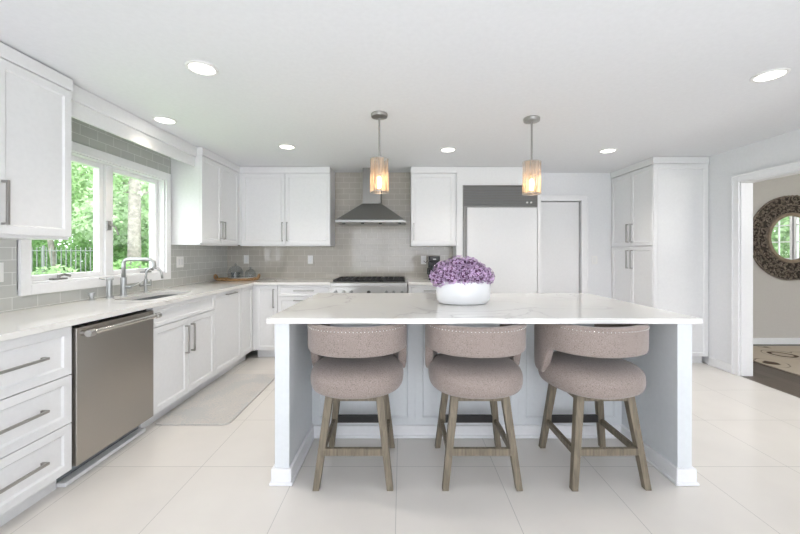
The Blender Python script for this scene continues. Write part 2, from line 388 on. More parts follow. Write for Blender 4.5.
struct(MB().box(XR-.015, XR, OY1+.077, 4.02, 0, .09).box(XR-.024, XR, OY1+.077, 4.02, 0, .02).build('baseboard_right', M['trim'], bev=.003))
struct(MB().box(2.53, 2.83, YB-.015, YB, 0, .09).build('baseboard_back', M['trim'], bev=.003))

# sink window
w = MB()
c = .064
for a in ((WY0-c, WY0, WZ0-.067, WZ1+.067), (WY1, WY1+c, WZ0-.067, WZ1+.067), (WY0, WY1, WZ1, WZ1+.067), (WY0, WY1, WZ0-.067, WZ0)):
    w.box(XL+.01, XL+.03, *a[:2], *a[2:])
w.box(XL-.14, XL+.01, WY0, WY0+.012, WZ0, WZ1).box(XL-.14, XL+.01, WY1-.012, WY1, WZ0, WZ1).box(XL-.14, XL+.01, WY0, WY1, WZ1-.012, WZ1).box(XL-.14, XL+.01, WY0, WY1, WZ0, WZ0+.012)
win = struct(w.build('window_1', M['trim'], bev=.002))
YM = 2.93
MB().box(XL-.11, XL-.03, YM-.03, YM+.03, WZ0+.012, WZ1-.012).build('mullion', M['trim'], win, bev=.002)
for a, b in ((WY0+.012, YM-.03), (YM+.03, WY1-.012)):
    f = MB(); z0, z1 = WZ0+.012, WZ1-.012; t = .038
    f.box(XL-.10, XL-.05, a, a+t, z0, z1).box(XL-.10, XL-.05, b-t, b, z0, z1).box(XL-.10, XL-.05, a+t, b-t, z0, z0+t).box(XL-.10, XL-.05, a+t, b-t, z1-t, z1)
    sa = f.build('sash', M['trim'], win, bev=.003)
    MB().box(XL-.078, XL-.074, a+t, b-t, z0+t, z1-t).build('glass_pane', M['glass'], sa)
    m_ = (a+b)/2+(-.10 if a < 2.6 else .08)
    MB().box(XL-.035, XL+.0, m_-.05, m_+.05, WZ0+.012, WZ0+.024).cyl((XL-.015, m_, WZ0+.024), (XL-.015, m_, WZ0+.045), .009).tube([(XL-.015, m_, WZ0+.04), (XL-.005, m_+.03, WZ0+.048), (XL, m_+.07, WZ0+.035)], .009).build('crank_handle', M['crank'], win, smooth=False)
for yy in (YM,):
    MB().box(XL-.03, XL-.018, yy-.03, yy+.012, 1.455, 1.53).tube([(XL-.015, yy, 1.50), (XL+.01, yy+.02, 1.48), (XL+.015, yy+.04, 1.42)], .007).build('sash_latch', M['nickel'], win)

# ------------------------------------------------------------------ cabinetry
def base_cab(name, label, cat, loc, rz, W_, fronts, D=.60, open_top=False, crown=None, toe=True, toe_m=None, z1=.882):
    e = empty(name, label, cat, loc, rz)
    w = MB()
    if open_top:
        w.box(.0005, .018, .021, D, .1, z1).box(W_-.018, W_-.0005, .021, D, .1, z1).box(.018, W_-.018, D-.012, D, .1, z1).box(.018, W_-.018, .021, D-.012, .1, .118).box(.018, W_-.018, .021, .035, z1-.16, z1)
    else: w.box(.0005, W_-.0005, .021, D, .1, z1)
    w.build('carcass', M['cab'], e)
    if toe: MB().box(.0005, W_-.0005, .085, .10, .001, .1).build('toe_kick', toe_m or M['cab'], e)
    add_fronts(e, fronts)
    return e
def add_fronts(e, fronts):
    for f in fronts:
        kind, x0, x1, z0, z1 = f[:5]
        g = .0024
        if kind == 'filler': MB().box(x0, x1, 0, .02, z0, z1).build(kind, M['cab'], e); continue
        d = MB().shaker(x0+g, x1-g, z0+g, z1-g, st=(.05 if z1-z0 < .2 else .062)).build(kind, M['cab'], e, bev=.0015)
        for h in f[5:]:
            MB().pull(h[0], h[1], h[2], h[3]).build('handle', M['nickel'], d, bev=.001)
FX = -1.775; RL = PI/2
# left run, local x = world Y
base_cab('drawer_cabinet', 'white three-drawer base cabinet left of the steel dishwasher', 'cabinet', (FX, 1.14, 0), RL, .774,
    [('drawer', 0, .774, a, b, (.387, (a+b)/2, .46, False)) for a, b in ((.619, .88), (.359, .619), (.105, .359))], D=.598)
base_cab('sink_cabinet', 'white sink base cabinet with two doors right of the dishwasher', 'cabinet', (FX, 2.533, 0), RL, .842,
    [('false_front', 0, .842, .73, .88), ('door', 0, .421, .105, .73, (.381, .56, .23, True)), ('door', .421, .842, .105, .73, (.461, .56, .23, True))], D=.598, open_top=True)
base_cab('pull_out_cabinet', 'white tall-fronted base cabinet with one horizontal bar handle near the corner', 'cabinet', (FX, 3.376, 0), RL, .56,
    [('door', 0, .56, .105, .88, (.30, .848, .2, False))], D=.598)
base_cab('corner_cabinet', 'white corner base cabinet with a handleless narrow door under the wooden tray', 'cabinet', (FX, 3.937, 0), RL, .29,
    [('door', 0, .29, .105, .88), ('filler', .29, .2975, .1, .88)], D=.598)
# back run
FY = 4.235
base_cab('base_cabinet', 'narrow white base cabinet door with vertical handle in the back left corner', 'cabinet', (-1.752, FY, 0), 0, .268,
    [('filler', -.02, 0, .1, .88), ('door', .0, .268, .105, .88, (.225, .725, .225, True))], D=.598)
base_cab('drawer_cabinet', 'white drawer cabinet directly left of the range', 'cabinet', (-1.483, FY, 0), 0, .632,
    [('drawer', 0, .632, .745, .88, (.316, .815, .24, False)), ('drawer', 0, .632, .425, .745, (.316, .70, .24, False)), ('drawer', 0, .632, .105, .425, (.316, .38, .24, False))], D=.598)
base_cab('drawer_cabinet', 'white drawer cabinet between the range and refrigerator', 'cabinet', (.072, FY, 0), 0, .612,
    [('drawer', 0, .612, .745, .88, (.306, .815, .24, False)), ('drawer', 0, .612, .425, .745, (.306, .70, .24, False)), ('drawer', 0, .612, .105, .425, (.306, .38, .24, False))], D=.598)

def upper(label, loc, rz, W_, doors, D=.33, top=2.352, crown_gap=0, sides=(.0, .0)):
    e = empty('wall_cabinet', label, 'cabinet', loc, rz)
    MB().box(0, W_, .021, D, 1.35, 2.272).build('carcass', M['cab'], e, bev=.001)
    add_fronts(e, doors)
    MB().box(-sides[0], W_+sides[1], -.008, D, 2.274, top-crown_gap).build('crown', M['cab'], e, bev=.002)
    return e
UX = -2.054; UY = 4.495
zb, zt = 1.366, 2.272
upper('white wall cabinet left of the sink window, handles at its door split', (UX, 1.38, 0), RL, .833,
      [('door', 0, .415, zb, zt, (.38, 1.53, .23, True)), ('door', .415, .833, zb, zt, (.447, 1.53, .23, True))], D=.32, crown_gap=.006)
upper('white two-door wall cabinet right of the sink window', (UX, 3.65, 0), RL, .844,
      [('door', 0, .40, zb, zt, (.37, 1.52, .2, True)), ('door', .40, .82, zb, zt, (.43, 1.52, .2, True)), ('filler', .82, .864, zb, zt)], D=.32)
upper('white two-door wall cabinet left of the range hood', (-2.052, UY, 0), 0, 1.142,
      [('filler', -.002, .022, zb, zt), ('door', .022, .572, zb, zt, (.542, 1.53, .24, True)), ('door', .572, 1.142, zb, zt, (.602, 1.53, .24, True))], D=.338, sides=(0, .0))
upper('single-door white wall cabinet right of the range hood', (.114, UY, 0), 0, .574,
      [('door', 0, .556, zb, zt, (.035, 1.53, .22, True))], D=.338)
# valance over window
w = MB().box(-2.14, -2.12, 2.215, 3.648, 2.147, 2.26).box(-2.14, -2.105, 2.215, 3.648, 2.25, ZC-.002)
tag(w.build('window_valance', M['cab'], bev=.002), 'long white valance board over the sink window between wall cabinets', 'valance')

# fridge
e = empty('refrigerator', 'built-in white panelled refrigerator with grey louvred top grille', 'refrigerator', (0, 4.5, 0))
MB().box(.69, .768, 0, .343, .001, 2.352).box(1.716, 1.76, 0, .343, .001, 2.352).box(.768, 1.716, 0, .343, 2.122, 2.352).box(.768, 1.716, .06, .343, .001, .09).build('enclosure', M['cab'], e)
MB().box(.769, 1.715, .03, .34, .1, 2.12).build('body', M['toe_grey'], e)
MB().box(.825, 1.707, -.004, .029, .1, 1.838).build('door_panel', M['cab'], e, bev=.002)
w = MB().box(.775, .787, -.006, .028, .1, 1.845).box(.805, .818, -.012, .028, .1, 1.845).box(.787, .805, .01, .028, .1, 1.845).box(.775, 1.712, -.006, .028, 1.84, 1.853)
w.box(.769, 1.715, -.003, .028, 2.108, 2.12).box(.769, .777, -.003, .028, 1.853, 2.108).box(1.707, 1.715, -.003, .028, 1.853, 2.108)
w.build('edge_handle', M['chimney'], e)
w = MB()
for k in range(12):
    z = 1.858+k*.0207
    w.quad8([(.778, -.004, z), (1.706, -.004, z), (1.706, .016, z+.006), (.778, .016, z+.006)], [(.778, -.006, z+.013), (1.706, -.006, z+.013), (1.706, .016, z+.019), (.778, .016, z+.019)])
w.build('grille', M['grille'], e)
for x in (1.58, 1.63): MB().cyl((x, -.007, 1.90), (x, -.018, 1.90), .012).build('control_knob', M['white_plastic'], e)

# pantry
e = empty('pantry_cabinet', 'tall white pantry cabinet with four doors on the right', 'pantry', (2.85, 4.843, 0), -PI/2)
L_ = .812
MB().box(0, L_-.02, .021, .628, .09, 2.27).build('carcass', M['cab'], e)
MB().box(.0, L_-.06, .085, .60, .001, .09).build('toe_kick', M['cab'], e)
h = L_/2+.0
add_fronts(e, [('door', .0, .405, 1.348, 2.27, (.365, 1.51, .23, True)), ('door', .405, .80, 1.348, 2.27, (.445, 1.51, .23, True)),
               ('door', .0, .405, .095, 1.342, (.365, 1.183, .23, True)), ('door', .405, .80, .095, 1.342, (.445, 1.183, .23, True))])
p = MB().shaker(0.001, .622, .09, 2.272).build('end_panel', M['cab'], e, bev=.0015)
p.location = (L_+.0, 0.0, 0); p.rotation_euler = (0, 0, PI/2)
p.location = (L_, .003, 0)
MB().box(0, L_+.008, -.008, .628, 2.275, 2.353).build('crown', M['cab'], e, bev=.002)

# ------------------------------------------------------------------ countertops
def rrect(x0, x1, y0, y1, r, n=6):
    out = []
    for cx, cy, a in ((x1-r, y1-r, 0), (x0+r, y1-r, 90), (x0+r, y0+r, 180), (x1-r, y0+r, 270)):
        for k in range(n+1):
            t = math.radians(a+90*k/n); out.append((cx+r*math.cos(t), cy+r*math.sin(t)))
    return out
SX0, SX1, SY0, SY1 = -2.2, -1.9, 2.66, 3.28
ct = MB().prism([(-2.373, 1.14), (-1.75, 1.14), (-1.75, 4.21), (-.849, 4.21), (-.849, 4.833), (-2.373, 4.833)], .884, .914).build('countertop', M['marble2'])
cut = MB().prism(rrect(SX0, SX1, SY0, SY1, .09), .85, .95).build('cut', M['marble'])
md = ct.modifiers.new('b', 'BOOLEAN'); md.object = cut; md.operation = 'DIFFERENCE'; md.solver = 'EXACT'
dg = bpy.context.evaluated_depsgraph_get(); nm = bpy.data.meshes.new_from_object(ct.evaluated_get(dg)); ct.modifiers.clear(); ct.data = nm
bpy.data.objects.remove(cut)
tag(ct, 'L-shaped white marble countertop running under the window to the range', 'countertop')
tag(MB().box(.07, .686, 4.21, 4.833, .884, .914).build('countertop', M['marble2'], bev=.002), 'short white marble countertop under the coffee maker right of range', 'countertop')
# sink basin
w = MB(); ring = lambda g, z: [w.bm.verts.new((x, y, z)) for x, y in rrect(SX0-g, SX1+g, SY0-g, SY1+g, .09+g*.5)]
R_ = [ring(.012, .8825), ring(.0, .8825), ring(-.004, .87), ring(-.01, .72), ring(-.04, .70)]
for a, b in zip(R_, R_[1:]):
    for k in range(len(a)): w.bm.faces.new((a[k], a[(k+1) % len(a)], b[(k+1) % len(a)], b[k]))
w.bm.faces.new(R_[-1])
sk = empty('sink', 'undermount stainless steel sink basin below the window', 'sink', (0, 0, 0))
w.build('basin', M['basin'], sk, smooth=True)
MB().lathe([(0, .703), (.04, .703), (.045, .701)], (-2.05, 2.97, 0)).build('drain', M['nickel'], sk)

# faucets
def fillet(pts, r=.03, n=6):
    pts = [Vector(p) for p in pts]; out = [pts[0]]
    for a, b, c_ in zip(pts, pts[1:], pts[2:]):
        d1 = (a-b).normalized(); d2 = (c_-b).normalized(); p0 = b+d1*r; p1 = b+d2*r
        for k in range(n+1):
            t = k/n; out.append((1-t)**2*p0+2*t*(1-t)*b+t*t*p1)
    out.append(pts[-1]); return out
FXX = -2.29; z0 = .914
e = empty('kitchen_faucet', 'tall squared-arc nickel faucet standing behind the sink', 'faucet', (FXX, 2.925, z0))
MB().lathe([(0, 0), (.029, 0), (.029, .006), (.022, .01), (.022, .15), (.0145, .155), (0, .155)]).build('body', M['faucet'], e, smooth=False)
MB().tube(fillet([(0, 0, .15), (0, 0, .30), (.25, 0, .30), (.25, 0, .225)], .045, 8), .015, 14).lathe([(.0125, .225), (.016, .225), (.016, .25), (.0125, .25)], (.25, 0, 0), 14).build('spout', M['faucet'], e, smooth=True)
MB().cyl((.02, 0, .07), (.075, -.012, .07), .013).tube([(.07, -.012, .07), (.09, .03, .09), (.10, .09, .115)], .0045).build('lever', M['faucet'], e)
e = empty('filter_faucet', 'small gooseneck nickel faucet right of the tall faucet', 'faucet', (FXX, 3.18, z0))
MB().lathe([(0, 0), (.024, 0), (.024, .008), (.014, .012), (.014, .12), (0, .12)]).build('body', M['faucet'], e)
pts = [(0, 0, .1)]+[(0.072-.072*math.cos(t*PI/12), 0, .15+.072*math.sin(t*PI/12)) for t in range(0, 12)]+[(.146, 0, .125)]
MB().tube(pts, .009, 12).build('spout', M['faucet'], e, smooth=True)
MB().cyl((-.04, 0, .065), (.05, 0, .065), .010).cyl((.04, .0, .065), (.045, 0, .115), .005).sph((-.042, 0, .065), .018).build('lever', M['faucet'], e)
e = empty('side_sprayer', 'nickel side sprayer with T-shaped head left of the tall faucet', 'sprayer', (FXX, 2.784, z0))
MB().lathe([(0, 0), (.026, 0), (.026, .01), (.018, .014), (.018, .14), (0, .14)]).build('body', M['faucet'], e)
MB().cyl((-.015, -.015, .15), (.022, .012, .154), .012).cyl((-.02, -.02, .15), (-.045, -.045, .158), .006).cyl((0, 0, .14), (0, 0, .15), .012).cyl((-.012, -.012, .15), (-.012, -.012, .03), .004).build('head', M['faucet'], e)
tag(MB().lathe([(0, 0), (.022, 0), (.022, .006), (.014, .01), (.014, .026), (.021, .032), (.021, .058), (0, .060)], n=20).build('soap_dispenser', M['faucet'], loc=(-2.32, 2.66, z0)), 'short round nickel cap on the counter, leftmost of the sink fittings', 'dispenser')

# dishwasher
e = empty('dishwasher', 'stainless steel dishwasher under the countertop with a round bar handle', 'dishwasher', (FX, 1.918, 0), RL)
MB().box(.006, .608, .04, .58, .11, .872).build('tub', M['darkgap'], e)
MB().box(.008, .606, -.012, .035, .112, .862).build('door', M['steel_dw'], e, bev=.003)
w = MB().cyl((.035, -.062, .83), (.58, -.062, .83), .0145, n=24)
hd = w.build('handle', M['polish'], e); autosmooth(hd)
for x in (.04, .575): MB().cyl((x, -.062, .83), (x, -.012, .83), .011).cyl((x-.018, -.062, .83), (x+.018, -.062, .83), .0195, n=24).build('handle_bracket', M['steel'], hd)
MB().box(.004, .61, .10, .115, .001, .112).build('toe_panel', M['toe_grey'], e)
MB().box(.004, .61, .045, .099, .001, .024).build('toe_molding', M['cab'], e, bev=.004)

# ------------------------------------------------------------------ range
e = empty('range', 'stainless steel gas range with black grates under the hood', 'range', (-.39, 4.19, 0))
hw = .452
MB().box(-hw, hw, .02, .63, .02, .905).build('body', M['steel'], e)
MB().box(-hw, hw, -.03, .025, .865, .915).box(-hw, hw, .025, .63, .905, .918).build('cooktop', M['steel'], e, bev=.006)
MB().box(-hw, hw, -.012, .02, .745, .863).build('control_panel', M['steel'], e)
MB().box(-hw+.02, hw-.02, -.012, .018, .16, .73).build('oven_door', M['steel'], e, bev=.003)
w = MB().cyl((-hw+.05, -.06, .68), (hw-.05, -.06, .68), .013)
for x in (-hw+.07, hw-.07): w.cyl((x, -.06, .68), (x, -.012, .68), .009)
w.build('oven_handle', M['steel'], e)
for x in (-.39, -.295, -.205, 0, .205, .295, .39): MB().cyl((x, -.012, .80), (x, -.045, .80), .023, .019).box(x-.003, x+.003, -.048, -.044, .80, .818).build('knob', M['hood'] if x else M['iron'], e)
for k in range(3):
    x0 = -hw+.02+k*.2887; x1 = x0+.28
    w = MB(); 
    w.box(x0, x1, .05, .062, .92, .945).box(x0, x1, .59, .602, .92, .945).box(x0, x0+.012, .05, .60, .92, .945).box(x1-.012, x1, .05, .60, .92, .945)
    w.box(x0, x1, .318, .33, .925, .943)
    for j in range(1, 4):
        xx = x0+.28*j/4; w.box(xx-.005, xx+.005, .05, .60, .928, .945)
    for cy in (.19, .46): w.box(x0, x1, cy-.005, cy+.005, .928, .945)
    w.build('grate', M['iron'], e)
    for cy in (.19, .46): MB().cyl((x0+.14, cy, .918), (x0+.14, cy, .93), .045, .04).build('burner', M['iron'], e)
# hood
e = empty('range_hood', 'stainless steel chimney range hood on the tiled back wall', 'hood', (-.388, YB-.011, 0))
MB().box(-.43, .43, -.50, 0, 1.636, 1.668).build('lip', M['hood'], e, bev=.002)
MB().quad8([(-.425, -.495, 1.668), (.425, -.495, 1.668), (.425, -.002, 1.668), (-.425, -.002, 1.668)], [(-.12, -.285, 1.895), (.12, -.285, 1.895), (.12, -.002, 1.895), (-.12, -.002, 1.895)]).build('canopy', M['hood'], e)
MB().box(-.115, .115, -.28, -.002, 1.895, 2.353).build('chimney', M['chimney'], e)
for x in (-.33, -.1, .12, .36): MB().cyl((x, -.44, 1.636), (x, -.44, 1.622), .018).build('hood_light', M['black'], e)

# ------------------------------------------------------------------ island
e = empty('kitchen_island', 'white kitchen island with marble top, seating overhang and end panels', 'island', (0, 0, 0))
IX0, IX1 = -.70, 1.595; IY0, IY1, IYB = 1.955, 3.08, 2.45
MB().box(-.738, 1.631, 1.93, 3.13, .884, .914).build('countertop', M['marble'], e, bev=.002)
b = MB().box(IX0+.08, IX1-.08, IYB+.012, IY1, .001, .883)
b.build('body', M['island'], e)
w = MB()
tmp = MB().shaker(IX0+.08, IX0+.08+.72, .085, .882, y=IYB, t=.012, st=.07)
for k in range(3):
    a = IX0+.08+k*(IX1-IX0-.16)/3; b_ = a+(IX1-IX0-.16)/3
    MB().shaker(a+.0005, b_-.0005, .085, .882, y=IYB, t=.0115, st=.07).build('back_panel', M['island'], e)
for x0, x1, s_ in ((IX0, IX0+.08, -1), (IX1-.08, IX1, 1)):
    q = MB().box(x0, x1, IY0, IY1, .001, .883).build('end_panel', M['island'], e, bev=.002)
    xo = x0 if s_ < 0 else x1
    MB().box(min(xo, xo+s_*.012), max(xo, xo+s_*.012), IY0+.05, IY1, .17, .883).build('side_overlay', M['island'], q)
    MB().box(x0-.016, x1+.016, IY0-.016, IY1-.02, .002, .09).box(x0-.024, x1+.024, IY0-.024, IY1-.02, .001, .018).build('base_molding', M['trim'], q, bev=.006)
MB().box(IX0+.08, IX1-.08, IYB-.014, IYB+.011, .001, .085).box(IX0+.08, IX1-.08, IYB-.024, IYB, .001, .018).build('baseboard', M['trim'], e, bev=.004)

# ------------------------------------------------------------------ stools (origin: floor below seat centre, back toward -y)
def make_stool():
    t = empty('counter_stool', '', 'stool')
    t['group'] = 'counter stools along the island'
    # seat cushion: superellipse lathe
    def sell(r, a, n=2.6):
        cx, sy = math.cos(a), math.sin(a)
        k = (abs(cx)**n+abs(sy)**n)**(-1/n); return r*k*cx, r*k*sy
    w = MB(); prof = [(.0, .487), (.20, .487), (.25, .494), (.268, .515), (.273, .55), (.270, .59), (.252, .618), (.19, .640), (.09, .650), (0, .652)]
    n = 40; rings = []
    for r, z in prof:
        if r == 0: rings.append([w.bm.verts.new((0, 0, z))])
        else: rings.append([w.bm.verts.new((*sell(r, 2*PI*k/n, 2.35), z)) for k in range(n)])
    for a, b in zip(rings, rings[1:]):
        for k in range(n):
            k2 = (k+1) % n
            if len(a) == 1: w.bm.faces.new((a[0], b[k2], b[k]))
            elif len(b) == 1: w.bm.faces.new((a[k], a[k2], b[0]))
            else: w.bm.faces.new((a[k], a[k2], b[k2], b[k]))
    w.build('seat', M['fabric'], t, smooth=True, sub=1)
    # wrap-around back: band at the rear, deepening to arms that meet the seat
    w = MB(); N = 56; rings = []
    for i in range(N+1):
        th = math.radians(-128+256*i/N); at = abs(math.degrees(th))
        f = min(1, max(0, (at-84)/16)); f = f*f*(3-2*f)
        zl = .722-(.722-.56)*f
        zt = .878-.012*max(0, (at-90)/38)
        e_ = max(0, (at-112)/16); zl += .05*e_**2; zt -= .035*e_**2
        ro = .295; ri = .243
        x0, y0 = sell(1, th-PI/2, 2.25)
        cs = []
        rr = .016; zm = (zl+zt)/2; hz = (zt-zl)/2; rm = (ro+ri)/2; hr = (ro-ri)/2*(1 if at < 122 else .8)
        for k in range(16):
            a = 2*PI*(k+.5)/16; ca, sa = math.cos(a), math.sin(a); p = .35
            rr_ = rm+hr*math.copysign(abs(ca)**p, ca); zz = zm+hz*math.copysign(abs(sa)**(p*.8), sa)
            tilt = (zz-.712)*.10*math.cos(th) if at < 90 else 0
            cs.append(w.bm.verts.new((x0*rr_*.985, y0*rr_+.01, zz)))
        rings.append(cs)
    for a, b in zip(rings, rings[1:]):
        for k in range(16): w.bm.faces.new((a[k], a[(k+1) % 16], b[(k+1) % 16], b[k]))
    w.bm.faces.new(rings[0]); w.bm.faces.new(rings[-1])
    bk = w.build('backrest', M['fabric'], t, smooth=True)
    w = MB()
    for i in range(36):
        th = math.radians(-68+136*i/35); x0, y0 = sell(1, th-PI/2, 2.25)
        w.sph((x0*.2955*.985, y0*.2955+.01, .858), .0036, u=8, v=6)
    w.build('nailhead_trim', M['nail'], bk, smooth=True)
    # swivel + frame
    MB().box(-.155, .155, -.172, .168, .455, .4865).build('seat_frame', M['leg'], t, bev=.003)
    def leg(sx, sy):
        tx, ty = sx*.138, (-.155 if sy < 0 else .15); bx, by = sx*.198, (-.215 if sy < 0 else .20)
        a, b = .017, .0215
        return MB().quad8([(bx-a, by-a, 0.001), (bx+a, by-a, 0.001), (bx+a, by+a, 0.001), (bx-a, by+a, 0.001)], [(tx-b, ty-b, .4865), (tx+b, ty-b, .4865), (tx+b, ty+b, .4865), (tx-b, ty+b, .4865)]).build('leg', M['leg'], t, bev=.002)
    for sx in (-1, 1):
        for sy in (-1, 1): leg(sx, sy)
    MB().box(-.165, .165, -.209, -.185, .175, .213).build('stretcher', M['leg'], t, bev=.002)
    for s_ in (-1, 1): MB().box(s_*.175-.011, s_*.175+.011, -.185, .175, .165, .20).build('stretcher', M['leg'], t, bev=.002)
    r_ = MB().box(-.165, .165, .165, .187, .175, .215).build('footrest_rail', M['leg'], t)
    MB().box(-.150, .150, .163, .189, .195, .2185).box(-.150, .150, .1628, .165, .178, .2185).build('kick_plate', M['iron'], r_)
    return t
M['nail'] = mat('silver_nail', (.75, .74, .72), .2, 1)
st = make_stool()
spots = [(-.262, 2.125, 0), (.43, 2.125, 0), (1.115, 2.125, math.radians(1))]
labs = ['tweed barrel-back counter stool nearest the dishwasher side of the island', 'middle tweed counter stool tucked under the island', 'tweed counter stool at the right end of the island, nearest the pantry']
for i, (x, y, r) in enumerate(spots):
    o = st if i == 0 else dup(st)
    o['label'] = labs[i]; o.location = (x, y, 0); o.rotation_euler = (0, 0, r)
    if i == 2:                                             # its swivel seat is turned a little
        for ch in o.children:
            if ch.name.split('.')[0] in ('seat', 'backrest'): ch.rotation_euler = (0, 0, math.radians(14))

# ------------------------------------------------------------------ pendants and downlights
def pendant(x, y, label):
    e = empty('pendant_light', label, 'pendant light', (x, y, ZC)); e['group'] = 'pendants over the island'
    MB().lathe([(0, 0), (.062, 0), (.065, -.006), (.062, -.026), (.02, -.032), (0, -.032)]).build('ceiling_canopy', M['nickel'], e, smooth=False)
    MB().cyl((0, 0, -.03), (0, 0, -.345), .0075).cyl((0, 0, -.335), (0, 0, -.50), .009).lathe([(0, -.44), (.018, -.44), (.018, -.49), (0, -.49)], n=16).build('rod', M['nickel'], e)
    MB().lathe([(.069, -.608), (.0725, -.608), (.0725, -.614), (.069, -.614)], close=True).build('lower_ring', M['nickel'], e)
    w = MB().lathe([(.069, -.352), (.0725, -.352), (.0725, -.358), (.069, -.358)], close=True)
    for a in (0, PI/2, PI, 1.5*PI): w.cyl((0, 0, -.345), (.07*math.cos(a), .07*math.sin(a), -.355), .002, n=8)
    w.build('upper_ring', M['nickel'], e)
    s_ = MB(); s_.lathe([(.0705, -.358), (.0705, -.610)], n=40).build('shade', M['shade'], e, smooth=True)
    MB().lathe([(0, -.49), (.011, -.495), (.015, -.52), (.018, -.545), (.014, -.575), (0, -.585)], n=16).build('bulb', M['bulb'], e, smooth=True)
    light('bulb_light', 'POINT', (0, 0, -.54), (0, 0, 0), 5, (1, .66, .36), .02, parent=e)
pendant(-.177, 2.78, 'strand-glass pendant light hanging in front of the range hood')
pendant(1.047, 2.87, 'strand-glass pendant light hanging in front of the refrigerator grille')
dl = [(-1.174, 2.087, 'round ceiling downlight nearest the camera on the window side'), (2.245, 2.17, 'round ceiling downlight in the ceiling near the dining room opening'),
      (-1.94, 2.91, 'round ceiling downlight beside the window valance'), (-1.177, 3.64, 'round ceiling downlight above the back left corner cabinets'),
      (.485, 3.747, 'round ceiling downlight between the two pendants'), (2.19, 3.784, 'round ceiling downlight near the tall pantry')]
for x, y, lab in dl:
    e = empty('downlight', lab, 'ceiling light', (x, y, ZC)); e['group'] = 'recessed ceiling downlights'
    MB().lathe([(.068, 0), (.088, 0), (.086, -.006), (.07, -.008)], close=True, n=36).build('trim_ring', M['white_plastic'], e, smooth=True)
    MB().lathe([(0, -.004), (.069, -.004), (.069, -.001), (0, -.001)], n=36).build('lens', M['led'], e)
    light('downlight_lamp', 'SPOT', (0, 0, -.02), (0, 0, 0), 36 if x > -1.9 else 20, (1, .93, .85) if x > -1.9 else (1, .84, .68), .06, spot=math.radians(125), parent=e)

# ------------------------------------------------------------------ switches and outlets
def plate(name, label, loc, rz, gangs, w_=None, kind='switch'):
    e = empty(name, label, name, loc, rz); W_ = w_ or .07+.046*(gangs-1)
    MB().box(-W_/2, W_/2, -.007, -.001, -.058, .058).build('cover_plate', M['white_plastic'], e, bev=.002)
    for g in range(gangs):
        cx = (g-(gangs-1)/2)*.046
        if kind == 'switch': MB().box(cx-.016, cx+.016, -.010, -.007, -.033, .033).build('rocker', M['ceramic'], e, bev=.001)
        else:
            for dz in (-.02, .02): MB().cyl((cx, -.0065, dz), (cx, -.009, dz), .016).build('socket', M['ceramic'], e)
    return e
tl = XL+.01; tb = YB-.01
plate('light_switch', 'white switch plate on grey tile left of the sink window', (tl, 2.065, 1.155), RL, 1, .10)
plate('light_switch', 'white double switch plate on grey tile right of the sink window', (tl, 3.80, 1.168), RL, 2)
plate('outlet', 'white outlet on back tile behind the glass cloche', (-2.115, tb, 1.175), 0, 1, kind='outlet')
plate('outlet', 'white outlet on back tile between the cloche and range', (-1.245, tb, 1.172), 0, 1, kind='outlet')
plate('outlet', 'white outlet on back tile beside the coffee maker', (.293, tb, 1.166), 0, 1, kind='outlet')
plate('light_switch', 'white switch on the painted wall between pocket door and pantry', (2.62, YB, 1.166), 0, 1, .08)

# ------------------------------------------------------------------ counter objects
e = empty('coffee_maker', 'black drip coffee maker on the counter right of the range', 'coffee maker', (.415, 4.62, .914))
MB().box(-.07, .07, -.09, .09, 0, .03).box(-.07, .07, .03, .09, .03, .24).box(-.072, .072, -.085, .092, .24, .31).build('housing', M['black'], e, bev=.01)
MB().lathe([(0, .034), (.052, .034), (.058, .07), (.055, .14), (.042, .17), (.045, .18), (0, .18)], (0, -.03, 0), 24).build('carafe', M['dome'], e, smooth=True)
MB().tube([(-.045, -.05, .16), (-.085, -.06, .15), (-.088, -.06, .08), (-.05, -.05, .07)], .007).build('carafe_handle', M['black'], e)
MB().tube([(-.07, .08, .25), (-.10, .13, .22), (-.12, .195, .24)], .004).build('power_cord', M['black'], e)
MB().box(-.02, .02, -.088, -.084, .264, .274).build('badge', M['nickel'], e)

e = empty('serving_tray', 'oval wooden tray with looped handles in the counter corner', 'tray', (-2.10, 4.54, .914), math.radians(9))
MB().lathe([(0, 0), (.24, 0), (.262, .012), (.268, .03), (.258, .03), (.245, .012), (0, .01)], sx=1, sy=.52, n=48).build('base', M['tray'], e, smooth=True)
for s_ in (-1, 1):
    MB().tube([(s_*.252, -.05, .022), (s_*.262, -.045, .06), (s_*.262, 0, .075), (s_*.262, .045, .06), (s_*.252, .05, .022)], .009, 10).build('handle', M['tray'], e, smooth=True)
pl = tag(MB().lathe([(0, 0), (.06, 0), (.16, .018), (.165, .023), (.06, .008), (0, .007)], sx=1, sy=.72, n=40).build('plate', M['ceramic'], smooth=True, loc=(-2.06, 4.54, .932)), 'white oval plate on the wooden tray under the glass cloches', 'plate')
def cloche(x, y, r, hh, label, z=.948, obj_h=True):
    e = empty('glass_cloche', label, 'cloche', (x, y, z))
    prof = [(r, 0), (r, hh*.35)]+[(r*math.cos(t*PI/20), hh*.35+(hh*.65)*math.sin(t*PI/20)) for t in range(1, 10)]+[(0.001, hh)]
    MB().lathe(prof, n=32).build('dome', M['dome'], e, smooth=True)
    MB().sph((0, 0, hh+.014), .014, u=12, v=8).build('knob', M['dome'], e, smooth=True)
cloche(-2.115, 4.52, .092, .155, 'taller glass dome cloche, left one on the wooden tray')
cloche(-1.955, 4.585, .068, .105, 'smaller glass dome cloche, right one on the wooden tray', .952)
